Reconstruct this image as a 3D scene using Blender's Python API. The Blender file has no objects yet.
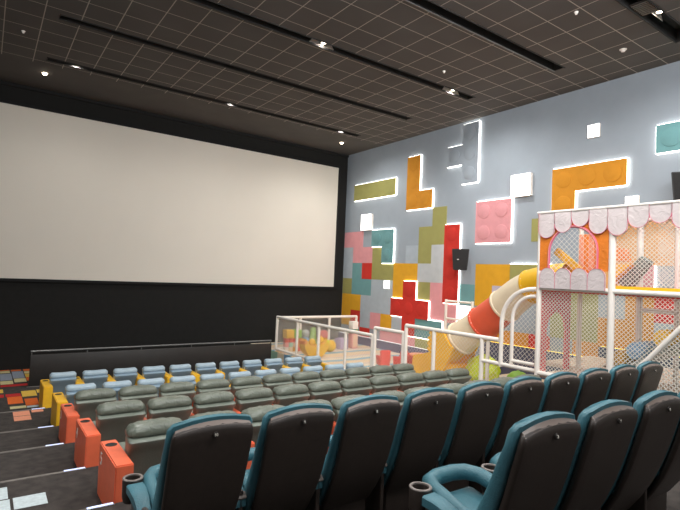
import bpy, bmesh, math, random
from mathutils import Vector, Matrix, Euler
random.seed(7)
SC = bpy.context.scene
COL = SC.collection
PI = math.pi

# ------------------------------------------------------------------ materials
def lin(c):
    return tuple((v/255/12.92) if v/255 <= .04045 else ((v/255+.055)/1.055)**2.4 for v in c)

def mat(name, rgb, rough=.6, metal=0, noise=.0, nscale=8, bump=0, bscale=40, emit=None, estr=0, spec=.5, alpha=None, btype='noise', coat=0):
    m = bpy.data.materials.new(name); m.use_nodes = True
    nt = m.node_tree; N = nt.nodes; L = nt.links
    b = N['Principled BSDF']
    c = (*lin(rgb), 1)
    b.inputs['Base Color'].default_value = c
    b.inputs['Roughness'].default_value = rough
    b.inputs['Metallic'].default_value = metal
    b.inputs['Specular IOR Level'].default_value = spec
    b.inputs['Coat Weight'].default_value = coat
    tc = N.new('ShaderNodeTexCoord')
    n = N.new('ShaderNodeTexNoise'); n.inputs['Scale'].default_value = nscale; n.inputs['Detail'].default_value = 4
    L.new(tc.outputs['Object'], n.inputs['Vector'])
    mx = N.new('ShaderNodeMix'); mx.data_type = 'RGBA'; mx.blend_type = 'MULTIPLY'
    mx.inputs['Factor'].default_value = 1
    mr = N.new('ShaderNodeMapRange'); mr.inputs['From Min'].default_value = .3; mr.inputs['From Max'].default_value = .7
    mr.inputs['To Min'].default_value = 1-noise; mr.inputs['To Max'].default_value = 1+noise*.4
    L.new(n.outputs['Fac'], mr.inputs['Value'])
    mx.inputs['A'].default_value = c
    L.new(mr.outputs['Result'], mx.inputs['B'])
    L.new(mx.outputs['Result'], b.inputs['Base Color'])
    if bump:
        if btype == 'noise':
            t = N.new('ShaderNodeTexNoise'); t.inputs['Scale'].default_value = bscale; t.inputs['Detail'].default_value = 3
            h = t.outputs['Fac']
        elif btype == 'wrinkle':
            t = N.new('ShaderNodeTexNoise'); t.inputs['Scale'].default_value = bscale; t.inputs['Detail'].default_value = 2
            t.inputs['Distortion'].default_value = 1.5
            h = t.outputs['Fac']
        else:
            t = N.new('ShaderNodeTexVoronoi'); t.inputs['Scale'].default_value = bscale; h = t.outputs['Distance']
        L.new(tc.outputs['Object'], t.inputs['Vector'])
        bp = N.new('ShaderNodeBump'); bp.inputs['Strength'].default_value = bump; bp.inputs['Distance'].default_value = .02
        L.new(h, bp.inputs['Height']); L.new(bp.outputs['Normal'], b.inputs['Normal'])
    if emit:
        b.inputs['Emission Color'].default_value = (*lin(emit), 1); b.inputs['Emission Strength'].default_value = estr
    return m

M = {}
M['wall_grey'] = mat('painted grey wall', (158,167,176), .8, noise=.05, nscale=2)
M['black'] = mat('matt black cloth wall', (25,24,22), .95, noise=.2, nscale=6)
M['black_frame'] = mat('black masking', (22,22,22), .9)
M['screen'] = mat('screen cloth', (228,220,207), .9, noise=.03, nscale=.6)
M['carpet'] = mat('dark carpet', (64,58,54), .98, noise=.45, nscale=9, bump=.4, bscale=300)
M['riser'] = mat('dark riser', (40,37,35), .95)
M['nosing'] = mat('aluminium nosing', (128,122,116), .45, metal=.4, noise=.2, nscale=15)
M['steplight'] = mat('step light', (220,230,255), .4, emit=(190,205,255), estr=.7)
M['teal'] = mat('teal leather', (70,120,132), .38, noise=.2, nscale=6, bump=.25, bscale=120)
M['shell'] = mat('dark plastic shell', (56,47,42), .42, noise=.15, nscale=30, bump=.15, bscale=400)
M['shell_rim_highlight'] = mat('shell rim highlight', (116,102,94), .35)
M['cup'] = mat('grey cup holder', (128,118,112), .42)
M['hole'] = mat('hole shade', (16,14,13), .6)
M['badge'] = mat('badge', (40,34,31), .6)
M['badge_num'] = mat('badge number', (215,208,196), .5)
M['olive'] = mat('olive grey leather', (118,125,114), .34, noise=.15, nscale=5, bump=.2, bscale=90)
M['olive_head'] = mat('olive wrinkled leather', (112,118,106), .34, noise=.18, nscale=7, bump=.9, bscale=9, btype='wrinkle')
M['orange'] = mat('orange red plastic', (238,112,76), .45, noise=.08, nscale=10)
M['yellow'] = mat('yellow plastic', (246,190,44), .45, noise=.08, nscale=10)
M['blue'] = mat('pale blue vinyl', (128,150,166), .38, noise=.1, nscale=6, bump=.2, bscale=60)
M['blue_head'] = mat('pale blue vinyl head', (166,186,198), .36, noise=.1, nscale=8, bump=.4, bscale=14, btype='wrinkle')
M['white_num'] = mat('white numeral', (235,225,215), .6)
M['pipe'] = mat('cream padded pipe', (248,240,230), .5, noise=.05, nscale=4)
M['net'] = mat('white net cord', (246,238,226), .8)
M['grey_metal'] = mat('grey handrail', (120,120,118), .35, metal=.5)
M['led'] = mat('white led strip', (255,255,255), .5, emit=(255,250,240), estr=6)
M['led_box'] = mat('white light box', (255,255,255), .5, emit=(255,252,246), estr=3.2)
M['led_yel'] = mat('yellow led strip', (255,230,120), .5, emit=(255,214,70), estr=2.2)
M['led_dim'] = mat('soft white led strip', (255,255,255), .5, emit=(255,250,240), estr=1.5)
M['lens'] = mat('lamp lens', (255,255,255), .5, emit=(255,236,205), estr=14)
M['speaker'] = mat('speaker black', (52,50,50), .6, noise=.1)
M['grille'] = mat('speaker grille', (38,37,37), .8, bump=.5, bscale=200)
M['trough'] = mat('dark trough', (42,40,38), .8)
M['white_plastic'] = mat('white plastic', (238,230,222), .5)
for k, c in dict(w_pink=(226,156,160), w_olive=(160,156,92), w_yellow=(226,166,34), w_orange=(212,142,34), w_teal=(112,160,162), w_red=(206,48,36),
                 w_bluegrey=(176,186,194), w_palegrey=(192,196,198), w_lav=(196,186,200), w_peach=(232,176,120)).items():
    M[k] = mat('fabric panel '+k[2:], c, .85, noise=.06, nscale=5, bump=.15, bscale=260)
for k, c in dict(f_red=(222,70,58), f_coral=(236,98,66), f_cream=(240,222,190), f_yellow=(244,190,30), f_lime=(222,240,60), f_green=(140,186,70),
                 f_mint=(170,208,184), f_blue=(132,168,198), f_pink=(236,164,156), f_white=(240,232,222), f_orange=(236,136,52), f_gold=(206,152,40),
                 f_peach=(236,196,164), f_purple=(184,164,190), f_salmon=(240,160,124), f_grey=(176,178,172), f_dkgreen=(40,110,80), f_sun=(250,186,14), f_cyan=(150,196,214), f_dkgrey=(120,124,118)).items():
    M[k] = mat('foam '+k[2:], c, .5, noise=.05, nscale=6)
M['awning'] = mat('white quilted vinyl', (216,204,202), .6, noise=.1, nscale=4, bump=.5, bscale=9, btype='wrinkle')
M['awn_orange'] = mat('orange vinyl cloth', (232,130,36), .6, noise=.12, nscale=5, bump=.7, bscale=9, btype='wrinkle')
M['pink_trim'] = mat('pink piping', (214,100,128), .6)
M['arch_pink'] = mat('pink padded board', (238,98,100), .6, noise=.06)
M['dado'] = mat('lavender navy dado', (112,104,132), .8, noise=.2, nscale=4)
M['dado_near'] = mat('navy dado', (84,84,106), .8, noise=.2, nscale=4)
M['turf'] = mat('green turf', (128,190,88), .95, noise=.3, nscale=40, bump=.5, bscale=200)
M['deck'] = mat('beige deck plank', (222,196,172), .6, noise=.12, nscale=6)
M['barrier'] = mat('black barrier panel', (46,42,39), .5, noise=.15, nscale=3)
M['t_salmon'] = mat('tile salmon', (226,150,118), .95, noise=.15, nscale=30)
M['t_orange'] = mat('tile orange', (226,104,34), .95, noise=.15, nscale=30)
M['t_red'] = mat('tile red', (186,34,32), .95, noise=.15, nscale=30)
M['t_yellow'] = mat('tile yellow', (220,180,70), .95, noise=.15, nscale=30)
M['t_pale'] = mat('tile pale yellow', (214,202,150), .95, noise=.15, nscale=30)
M['t_grey'] = mat('tile blue grey', (150,158,172), .95, noise=.15, nscale=30)
M['t_white'] = mat('tile pale blue', (196,208,210), .95, noise=.15, nscale=30)

def ceiling_mat():
    m = bpy.data.materials.new('dark ceiling tiles'); m.use_nodes = True
    nt = m.node_tree; N = nt.nodes; L = nt.links; b = N['Principled BSDF']
    tc = N.new('ShaderNodeTexCoord'); sp = N.new('ShaderNodeSeparateXYZ'); L.new(tc.outputs['Object'], sp.inputs[0])
    def line(out, off, step, w):
        a = N.new('ShaderNodeMath'); a.operation = 'SUBTRACT'; a.inputs[1].default_value = off - step*100.5; L.new(out, a.inputs[0])
        d = N.new('ShaderNodeMath'); d.operation = 'DIVIDE'; d.inputs[1].default_value = step; L.new(a.outputs[0], d.inputs[0])
        f = N.new('ShaderNodeMath'); f.operation = 'FRACT'; L.new(d.outputs[0], f.inputs[0])
        s = N.new('ShaderNodeMath'); s.operation = 'SUBTRACT'; s.inputs[1].default_value = .5; L.new(f.outputs[0], s.inputs[0])
        ab = N.new('ShaderNodeMath'); ab.operation = 'ABSOLUTE'; L.new(s.outputs[0], ab.inputs[0])
        lt = N.new('ShaderNodeMath'); lt.operation = 'LESS_THAN'; lt.inputs[1].default_value = w/step/2; L.new(ab.outputs[0], lt.inputs[0])
        return lt.outputs[0]
    lx = line(sp.outputs['X'], 6.07, .604, .017); ly = line(sp.outputs['Y'], 4.48, .5965, .017)
    mx = N.new('ShaderNodeMath'); mx.operation = 'MAXIMUM'; L.new(lx, mx.inputs[0]); L.new(ly, mx.inputs[1])
    lim = N.new('ShaderNodeMath'); lim.operation = 'LESS_THAN'; lim.inputs[1].default_value = 13.6; L.new(sp.outputs['Y'], lim.inputs[0])
    mu = N.new('ShaderNodeMath'); mu.operation = 'MULTIPLY'; L.new(mx.outputs[0], mu.inputs[0]); L.new(lim.outputs[0], mu.inputs[1])
    no = N.new('ShaderNodeTexNoise'); no.inputs['Scale'].default_value = 1.2; L.new(tc.outputs['Object'], no.inputs['Vector'])
    ti = N.new('ShaderNodeMix'); ti.data_type = 'RGBA'; ti.inputs['A'].default_value = (*lin((80,76,73)),1); ti.inputs['B'].default_value = (*lin((98,93,90)),1)
    L.new(no.outputs['Fac'], ti.inputs['Factor'])
    mi = N.new('ShaderNodeMix'); mi.data_type = 'RGBA'; L.new(mu.outputs[0], mi.inputs['Factor'])
    L.new(ti.outputs['Result'], mi.inputs['A']); mi.inputs['B'].default_value = (*lin((182,173,163)),1)
    L.new(mi.outputs['Result'], b.inputs['Base Color']); b.inputs['Roughness'].default_value = .85
    return m
M['ceiling'] = ceiling_mat()

def stripe_mat():
    m = bpy.data.materials.new('striped play floor'); m.use_nodes = True
    nt = m.node_tree; N = nt.nodes; L = nt.links; b = N['Principled BSDF']
    tc = N.new('ShaderNodeTexCoord'); sp = N.new('ShaderNodeSeparateXYZ'); L.new(tc.outputs['Object'], sp.inputs[0])
    no = N.new('ShaderNodeTexNoise'); no.inputs['Scale'].default_value = .5; L.new(tc.outputs['Object'], no.inputs['Vector'])
    a = N.new('ShaderNodeMath'); a.operation = 'MULTIPLY_ADD'; a.inputs[1].default_value = .5; L.new(no.outputs['Fac'], a.inputs[0]); L.new(sp.outputs['Y'], a.inputs[2])
    d = N.new('ShaderNodeMath'); d.operation = 'DIVIDE'; d.inputs[1].default_value = 1.15; L.new(a.outputs[0], d.inputs[0])
    f = N.new('ShaderNodeMath'); f.operation = 'FRACT'; L.new(d.outputs[0], f.inputs[0])
    r = N.new('ShaderNodeValToRGB'); r.color_ramp.interpolation = 'CONSTANT'
    e = r.color_ramp.elements; e[0].position = 0; e[0].color = (*lin((236,208,168)),1); e[1].position = .42; e[1].color = (*lin((138,182,200)),1)
    q = e.new(.62); q.color = (*lin((240,222,196)),1); q = e.new(.84); q.color = (*lin((222,206,190)),1)
    L.new(f.outputs[0], r.inputs[0]); L.new(r.outputs[0], b.inputs['Base Color']); b.inputs['Roughness'].default_value = .6
    return m
M['play_floor'] = stripe_mat()

# ------------------------------------------------------------------ mesh helpers
def merge(bm, tmp, mtx=None, mi=0):
    if mtx is not None: bmesh.ops.transform(tmp, matrix=mtx, verts=tmp.verts)
    vm = {}
    for v in tmp.verts: vm[v.index] = bm.verts.new(v.co)
    for f in tmp.faces:
        try:
            nf = bm.faces.new([vm[v.index] for v in f.verts]); nf.material_index = mi; nf.smooth = True
        except ValueError: pass
    tmp.free()

def rbox(bm, c, s, bev=.01, seg=2, rot=(0,0,0), mi=0, taper=None):
    t = bmesh.new(); bmesh.ops.create_cube(t, size=1)
    for v in t.verts:
        v.co = Vector((v.co.x*s[0], v.co.y*s[1], v.co.z*s[2]))
        if taper: taper(v)
    if bev > 0:
        bmesh.ops.bevel(t, geom=list(t.edges), offset=bev, segments=seg, affect='EDGES', profile=.5)
    t.verts.index_update()
    merge(bm, t, Matrix.Translation(c) @ Euler(rot).to_matrix().to_4x4(), mi)

def loft(bm, rings, cap=True, mi=0, close=True):
    R = [[bm.verts.new(p) for p in r] for r in rings]
    n = len(R[0])
    for a, b in zip(R[:-1], R[1:]):
        for k in range(n if close else n-1):
            f = bm.faces.new((a[k], a[(k+1)%n], b[(k+1)%n], b[k])); f.material_index = mi; f.smooth = True
    if cap:
        for r in (R[0][::-1], R[-1]):
            f = bm.faces.new(r); f.material_index = mi; f.smooth = True
    return R

def frame(d):
    d = d.normalized()
    u = Vector((0,0,1)) if abs(d.z) < .95 else Vector((1,0,0))
    a = d.cross(u).normalized(); b = a.cross(d).normalized()
    return a, b

def tube(bm, pts, r, n=10, mi=0, cap=True):
    pts = [Vector(p) for p in pts]; rings = []
    rr = r if isinstance(r, (list, tuple)) else [r]*len(pts)
    pa = None
    for i, p in enumerate(pts):
        d = (pts[min(i+1,len(pts)-1)] - pts[max(i-1,0)]).normalized()
        if pa is None: a, b = frame(d)
        else:
            a = (pa - d*pa.dot(d)).normalized(); b = a.cross(d)
        pa = a
        rings.append([p + (a*math.cos(2*PI*k/n) + b*math.sin(2*PI*k/n))*rr[i] for k in range(n)])
    loft(bm, rings, cap, mi)

def lathe(bm, prof, c=(0,0,0), n=20, mi=0, cap=True):
    c = Vector(c)
    rings = [[c+Vector((r*math.cos(2*PI*k/n), r*math.sin(2*PI*k/n), z)) for k in range(n)] for r, z in prof]
    loft(bm, rings, cap, mi)

def sphere(bm, c, r, mi=0, sub=2, sc=(1,1,1), noise=0):
    t = bmesh.new(); bmesh.ops.create_icosphere(t, subdivisions=sub, radius=r)
    for v in t.verts:
        k = 1 + noise*(math.sin(v.co.x*23+v.co.y*17)*math.cos(v.co.z*19+v.co.y*11))
        v.co = Vector((v.co.x*sc[0]*k, v.co.y*sc[1]*k, v.co.z*sc[2]*k))
    t.verts.index_update()
    merge(bm, t, Matrix.Translation(c), mi)

def prism(bm, poly, o, u, v, th, mi=0):
    """extrude a 2-D polygon (u,v) placed at o by vector th"""
    o, u, v, th = map(Vector, (o, u, v, th))
    A = [bm.verts.new(o+u*p[0]+v*p[1]) for p in poly]; B = [bm.verts.new(o+u*p[0]+v*p[1]+th) for p in poly]
    n = len(poly)
    fs = [bm.faces.new(A), bm.faces.new(B[::-1])]
    for k in range(n): fs.append(bm.faces.new((A[k], B[k], B[(k+1)%n], A[(k+1)%n])))
    for f in fs: f.material_index = mi; f.smooth = False
    return fs

def obj(name, bm, mats, parent=None, loc=None, flat=False, ang=38):
    bmesh.ops.recalc_face_normals(bm, faces=bm.faces)
    me = bpy.data.meshes.new(name)
    lim = math.radians(ang)
    for e in bm.edges:
        if flat: e.smooth = False
        elif len(e.link_faces) == 2 and e.calc_face_angle(0) > lim: e.smooth = False
    bm.to_mesh(me); bm.free()
    for m in (mats if isinstance(mats, (list, tuple)) else [mats]): me.materials.append(m)
    o = bpy.data.objects.new(name, me); COL.objects.link(o)
    if parent: o.parent = parent
    if loc: o.location = loc
    return o

def thing(name, label, cat, loc=(0,0,0), rz=0, group=None):
    o = bpy.data.objects.new(name, None); COL.objects.link(o)
    o.empty_display_size = .1
    o.location = loc; o.rotation_euler = (0,0,rz); tag(o, label, cat, group); return o

def tag(o, label, cat, group=None):
    o['label'] = label; o['category'] = cat
    if group: o['group'] = group
    return o

def dup(root, loc, label, group=None):
    r = root.copy(); COL.objects.link(r); r.location = loc; r['label'] = label
    if group: r['group'] = group
    for ch in list(root.children):
        c = ch.copy(); COL.objects.link(c); c.parent = r
        for g in list(ch.children):
            d = g.copy(); COL.objects.link(d); d.parent = c
    return r

def struct(name, bm, m, flat=True, parent=None):
    o = obj(name, bm, m, parent, flat=flat)
    if not parent: o['kind'] = 'structure'
    return o

def B(): return bmesh.new()
def box(name, c, s, m, parent=None, bev=.01, rot=(0,0,0), seg=2):
    b = B(); rbox(b, c, s, bev, seg, rot); return obj(name, b, m, parent)
def ball(name, c, r, m, parent=None, **k):
    b = B(); sphere(b, c, r, **k); return obj(name, b, m, parent)
def pipe(name, pts, r, m, parent=None, n=10):
    b = B(); tube(b, pts, r, n); return obj(name, b, m, parent)

def text_mesh(name, s, size, m, mtx, parent, depth=.002):
    cu = bpy.data.curves.new(name, 'FONT'); cu.body = s; cu.size = size; cu.extrude = depth; cu.align_x = 'CENTER'; cu.align_y = 'CENTER'
    t = bpy.data.objects.new('text_source', cu); COL.objects.link(t)
    dg = bpy.context.evaluated_depsgraph_get()
    me = bpy.data.meshes.new_from_object(t.evaluated_get(dg)); me.name = name
    bpy.data.objects.remove(t); bpy.data.curves.remove(cu)
    me.transform(mtx); me.materials.clear(); me.materials.append(m)
    o = bpy.data.objects.new(name, me); COL.objects.link(o); o.parent = parent
    return o

def clip_seg(p, q, poly):
    """clip a 2-D segment to a convex polygon (counter-clockwise)"""
    t0, t1 = 0., 1.
    d = (q[0]-p[0], q[1]-p[1])
    n = len(poly)
    for i in range(n):
        a, b = poly[i], poly[(i+1)%n]
        nx, ny = -(b[1]-a[1]), b[0]-a[0]
        num = nx*(p[0]-a[0]) + ny*(p[1]-a[1]); den = nx*d[0]+ny*d[1]
        if abs(den) < 1e-12:
            if num < 0: return None
            continue
        t = -num/den
        if den > 0: t0 = max(t0, t)
        else: t1 = min(t1, t)
        if t0 >= t1: return None
    return (p[0]+d[0]*t0, p[1]+d[1]*t0), (p[0]+d[0]*t1, p[1]+d[1]*t1)

def net(bm, o, u, v, poly, cell=.068, r=.0026):
    """diamond net of cords in plane (o,u,v) inside a convex ccw polygon"""
    o, u, v = Vector(o), Vector(u), Vector(v); w = u.cross(v)
    xs = [p[0] for p in poly]; ys = [p[1] for p in poly]
    x0, x1, y0, y1 = min(xs), max(xs), min(ys), max(ys); h = y1-y0
    for sgn in (1, -1):
        k = x0 - h - cell
        while k < x1 + h + cell:
            s = clip_seg((k, y0), (k+h, y1), poly) if sgn > 0 else clip_seg((k, y1), (k+h, y0), poly)
            k += cell*1.25
            if not s: continue
            a, b = (o+u*s[0][0]+v*s[0][1]), (o+u*s[1][0]+v*s[1][1])
            d = (b-a)
            if d.length < .02: continue
            side = d.normalized().cross(w)*r
            loft(bm, [[a+side, a-side, a+w*r*1.6], [b+side, b-side, b+w*r*1.6]], False)

def rect(a, b, c, d): return [(a,c),(b,c),(b,d),(a,d)]

# ------------------------------------------------------------------ key dimensions
XW, YW, HC = 11.27, 15.66, 4.65            # right wall, screen wall, ceiling height above the camera
XL, YB = -4.2, -4.0
XE = 7.5                                    # edge of the seating tiers / play platform
ZP = -2.46                                  # play platform floor
ROWS = dict(B=(1.378,-1.70), A=(2.79,-1.92), C1=(4.75,-2.19), C2=(6.2,-2.35), C3=(7.65,-2.51), D1=(8.98,-2.64), D2=(10.72,-2.76))
TREADS = [(YB,.95,-1.50),(.95,2.28,-1.70),(2.28,3.9,-1.92),(3.9,4.54,-2.0),(4.54,5.98,-2.19),(5.98,7.4,-2.35),(7.4,8.74,-2.49),(8.74,10.48,-2.64),(10.48,12.95,-2.76),(12.95,YW,-2.85)]

# ------------------------------------------------------------------ the setting
bm = B()
prev = None
def quad(bm, a, b, c, d, mi=0):
    f = bm.faces.new([bm.verts.new(p) for p in (a,b,c,d)]); f.material_index = mi
for y0, y1, z in TREADS:
    quad(bm, (XL,y0,z), (XE,y0,z), (XE,y1,z), (XL,y1,z), 0)
    if prev is not None: quad(bm, (XL,y0,prev), (XE,y0,prev), (XE,y0,z), (XL,y0,z), 1)
    prev = z
# carpet pattern tiles set into the floor, slightly proud of the pile
FM = ['carpet','riser','t_salmon','t_orange','t_red','t_yellow','t_pale','t_grey','t_white']
def ftile(x0,x1,y0,y1,z,m):
    quad(bm, (x0,y0,z+.004),(x1,y0,z+.004),(x1,y1,z+.004),(x0,y1,z+.004), FM.index(m))
Z2 = -2.76
for t in [(.54,.80,11.13,11.32,'t_pale'),(.81,1.0,11.12,11.26,'t_white'),
          (.52,.77,11.52,12.12,'t_orange'),(.80,1.02,11.28,11.86,'t_orange'),(.50,.76,12.13,12.40,'t_red'),(.22,.47,12.13,12.40,'t_red'),(.78,1.04,12.05,12.58,'t_yellow'),(1.06,1.3,12.3,12.62,'t_yellow'),(.3,.47,12.55,12.9,'t_yellow')]:
    ftile(t[0],t[1],t[2],t[3],Z2,t[4])
for t in [(.545,.79,9.82,10.10),(.545,.79,10.12,10.43),(.82,1.0,10.27,10.43)]: ftile(*t,-2.64,'t_salmon')
Z3 = -2.85
for t in [(.45,.97,13.55,13.78,'t_red'),(.2,.43,13.55,13.78,'t_yellow'),(.45,.70,13.82,14.22,'t_pale'),(.73,.97,13.98,14.42,'t_pale'),(.46,.70,14.28,15.12,'t_grey'),(.72,.96,14.46,15.36,'t_grey'),
          (.47,.68,15.2,15.5,'t_pale'),(.71,.93,15.40,15.60,'t_orange'),(.47,.68,15.53,15.64,'t_orange'),(.98,1.2,14.1,14.5,'t_orange'),(.98,1.2,14.52,14.96,'t_yellow'),(.98,1.2,15.0,15.3,'t_pale'),
          (.18,.43,14.28,15.12,'t_yellow'),(.18,.43,13.82,14.22,'t_grey'),(-.1,.15,13.9,14.6,'t_orange'),(-.1,.15,14.7,15.3,'t_red'),(.98,1.2,15.34,15.6,'t_orange')]:
    ftile(t[0],t[1],t[2],t[3],Z3,t[4])
for t in [(.335,.595,5.26,5.52),(.03,.30,5.53,5.82),(.03,.31,5.26,5.51),(.03,.31,4.97,5.24),(-.27,.0,5.26,5.51),(.03,.31,4.68,4.95)]:
    ftile(t[0],t[1],t[2],t[3],-2.19,'t_white')
struct('floor', bm, [M[k] for k in FM])

n = 0
for (y0,y1,z), nx in zip(TREADS, TREADS[1:]):
    n += 1
    x1 = {4:1.0, 5:1.01, 6:.975, 7:1.0, 8:1.04, 9:1.30}.get(n, .8)
    x0 = .9 if n == 9 else XL
    b = B(); rbox(b, ((x0+x1)/2, y1-.022, z+.004), (x1-x0, .034, .016), .003, 1)
    tr = struct('trim_%d' % n, b, M['nosing'])
    if n in (4,5,6,7,8):
        b = B(); rbox(b, (x1-.11, y1-.022, z+.0145), (.2, .03, .006), .002, 1); obj('step_light', b, M['steplight'], tr)

# walls
b = B(); rbox(b, ((XL+XW)/2, YW+.1, .85), (XW-XL+.4, .2, 7.7), 0); struct('wall_front', b, M['black'])
b = B(); rbox(b, (XW+.1, (YB+YW)/2, .85), (.2, YW-YB, 7.7), 0); struct('wall_right', b, M['wall_grey'])
b = B(); rbox(b, (XL-.1, (YB+YW)/2, .85), (.2, YW-YB, 7.7), 0); struct('wall_left', b, M['black'])
b = B(); rbox(b, ((XL+XW)/2, YB-.1, .85), (XW-XL+.4, .2, 7.7), 0); struct('wall_back', b, M['wall_grey'])
# black drop of the ceiling in front of the screen wall
b = B(); rbox(b, ((XL+XW)/2, YW-.03, 4.61), (XW-XL, .05, .09), 0); struct('trim_20', b, M['black_frame'])

# ceiling with five slots
SL = [(13.18,.17,.9,9.87),(10.75,.19,.9,9.87),(8.45,.2,.9,9.87),(6.05,.22,.9,9.87),(3.83,.30,.9,10.35),(1.4,.22,.9,9.87)]
b = B()
ys = sorted([YB, YW] + [s[0]-s[1]/2 for s in SL] + [s[0]+s[1]/2 for s in SL])
for a, c in zip(ys[:-1], ys[1:]):
    sl = [s for s in SL if abs(s[0]-(a+c)/2) < .01]
    if sl:
        s = sl[0]
        quad(b, (XL,a,HC),(s[2],a,HC),(s[2],c,HC),(XL,c,HC)); quad(b, (s[3],a,HC),(XW,a,HC),(XW,c,HC),(s[3],c,HC))
    else: quad(b, (XL,a,HC),(XW,a,HC),(XW,c,HC),(XL,c,HC))
struct('ceiling', b, M['ceiling'])
names = ['closest to the screen','second from the screen','third from the screen, with two lamps','fourth from the screen, longest run over the seats','wide one at the top right corner','out of view above the back rows']
for s, nm in list(zip(SL, names))[:5]:
    t = thing('ceiling_trough', 'dark recessed ceiling slot, '+nm, 'light trough', ((s[2]+s[3])/2, s[0], HC))
    L2, W2 = (s[3]-s[2])/2, s[1]/2
    b = B()
    rbox(b, (0,0,.24), (2*L2+.04, 2*W2+.04, .02), 0)
    for sy in (-1,1): rbox(b, (0, sy*(W2+.01), .12), (2*L2+.04, .02, .24), 0)
    for sx in (-1,1): rbox(b, (sx*(L2+.01), 0, .12), (.02, 2*W2, .24), 0)
    obj('housing', b, M['trough'], t, flat=True)
    for sy in (-1,1): box('edge_trim', (0, sy*(W2+.012), -.006), (2*L2+.05, .024, .012), M['grey_metal'] if (sy > 0 and s[0] == 6.05) else M['trough'], t, 0)  # far edge of one slot is coloured lighter as its lit rim
s = SL[5]
b = B(); rbox(b, ((s[2]+s[3])/2, s[0], HC+.13), (s[3]-s[2]+.04, s[1]+.04, .24), 0); struct('trim_21', b, M['trough'])

def downlight(x, y, label, power, size=.055, vis=True, col=(1,.98,.95), cone=165, slope=0):
    t = thing('downlight', label, 'ceiling lamp', (x,y,HC))
    b = B(); prism(b, [(-.30,.02),(.30,.02),(.22,.13),(-.22,.13)], (0,.072,0), (1,0,0), (0,0,1), (0,.006,0)); obj('glow_plate', b, M['white_plastic'], t, flat=True)  # pale plate added so the slot wall shows the lamp's glow
    b = B(); lathe(b, [(size*1.15,.22),(size*1.2,.05),(size,.045),(size*.98,.2)], n=18); obj('lamp_housing', b, M['trough'], t)
    b = B(); lathe(b, [(size*.95,.056),(size*.9,.05)], n=18); obj('lens', b, M['lens'], t)
    l = bpy.data.lights.new('downlight_lamp', 'SPOT'); l.energy = power; l.spot_size = math.radians(cone); l.spot_blend = .8; l.shadow_soft_size = .05; l.color = col
    o = bpy.data.objects.new('downlight_lamp', l); COL.objects.link(o); o.location = (x, y-.01, HC+.04)
    return t
DL = [(1.49,13.2,'small lit downlight at the left end of the slot nearest the screen'),(5.39,13.2,'small lit downlight midway along the slot nearest the screen'),(9.24,13.2,'small lit downlight at the right end of the slot nearest the screen'),
      (5.36,8.47,'lit downlight midway along the third slot from the screen'),(9.22,8.47,'lit downlight at the right end of the third slot from the screen'),(9.1,3.76,'brightest downlight at the top right corner of the ceiling')]
for i, (x,y,lb) in enumerate(DL): downlight(x, y, lb, [150,150,420,260,560,500][i])

t = thing('air_vent', 'dark slatted air vent in the wide ceiling slot at top right', 'vent', (8.72,3.83,HC))
box('frame', (0,0,.03), (.5,.27,.02), M['trough'], t, .004)
for k in range(8): box('slat', (-.2+.057*k,0,.012), (.018,.25,.018), M['grey_metal'], t, .003, rot=(0,.5,0))

def ceiling_dot(x, y, r, label, name='smoke_detector', m='white_plastic', lit=False):
    t = thing(name, label, 'detector' if not lit else 'ceiling lamp', (x,y,HC))
    b = B(); lathe(b, [(r,0),(r,-.015),(r*.7,-.03),(r*.65,-.045),(.01,-.047)], n=16); obj('body', b, M['lens'] if lit else M[m], t)
    b = B(); lathe(b, [(r*1.25,0),(r*1.2,-.008)], n=16); obj('rim', b, M['white_plastic'] if not lit else M['trough'], t)
ceiling_dot(.93,14.22,.06,'small round glowing ceiling lamp at far left near the screen','ceiling_lamp',lit=True)
ceiling_dot(9.97,14.28,.06,'small round glowing ceiling lamp in the far corner right of the screen','ceiling_lamp',lit=True)
ceiling_dot(9.94,4.75,.055,'white round smoke detector at the right side of the ceiling')
ceiling_dot(8.11,7.74,.03,'tiny white sprinkler head between the third and fourth ceiling slots','sprinkler')
ceiling_dot(7.96,4.59,.03,'tiny white sprinkler head nearest the top right corner','sprinkler')
ceiling_dot(.36,11.93,.03,'tiny white sprinkler head at the upper left of the ceiling','sprinkler')

# projection screen
t = thing('projection_screen', 'huge blank white cinema screen on the black front wall', 'screen', (5.0, YW, 0))
W, zb, zt = 11.74, -.465, 4.08
b = B(); rbox(b, (-.05,-.035,(zb+zt)/2), (W,.03,zt-zb), .004, 1); obj('screen_cloth', b, M['screen'], t)
b = B()
x0, x1 = -.05-W/2, -.05+W/2
rbox(b, (-.05,-.045,zt+.04),(W+.16,.07,.08),.006,1); rbox(b, (-.05,-.045,zb-.04),(W+.16,.07,.08),.006,1)
rbox(b, (x1+.04,-.045,(zb+zt)/2),(.08,.07,zt-zb),.006,1); rbox(b, (x0-.04,-.045,(zb+zt)/2),(.08,.07,zt-zb),.006,1)
obj('screen_border', b, M['black_frame'], t)

# low barrier in front of the first row
t = thing('low_barrier', 'long low black barrier with a metal rail in front of the screen', 'barrier', (4.04,13.4,-2.85))
box('barrier_panel', (0,0,.36), (6.14,.06,.72), M['barrier'], t, .008)
pipe('rail', [(-3.07,0,.80),(3.07,0,.80)], .022, M['grey_metal'], t)
for x in (-3.05,-1.9,-.65,.65,1.9,3.05): pipe('rail_post', [(x,0,.72),(x,0,.80)], .012, M['grey_metal'], t, 8)

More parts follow.
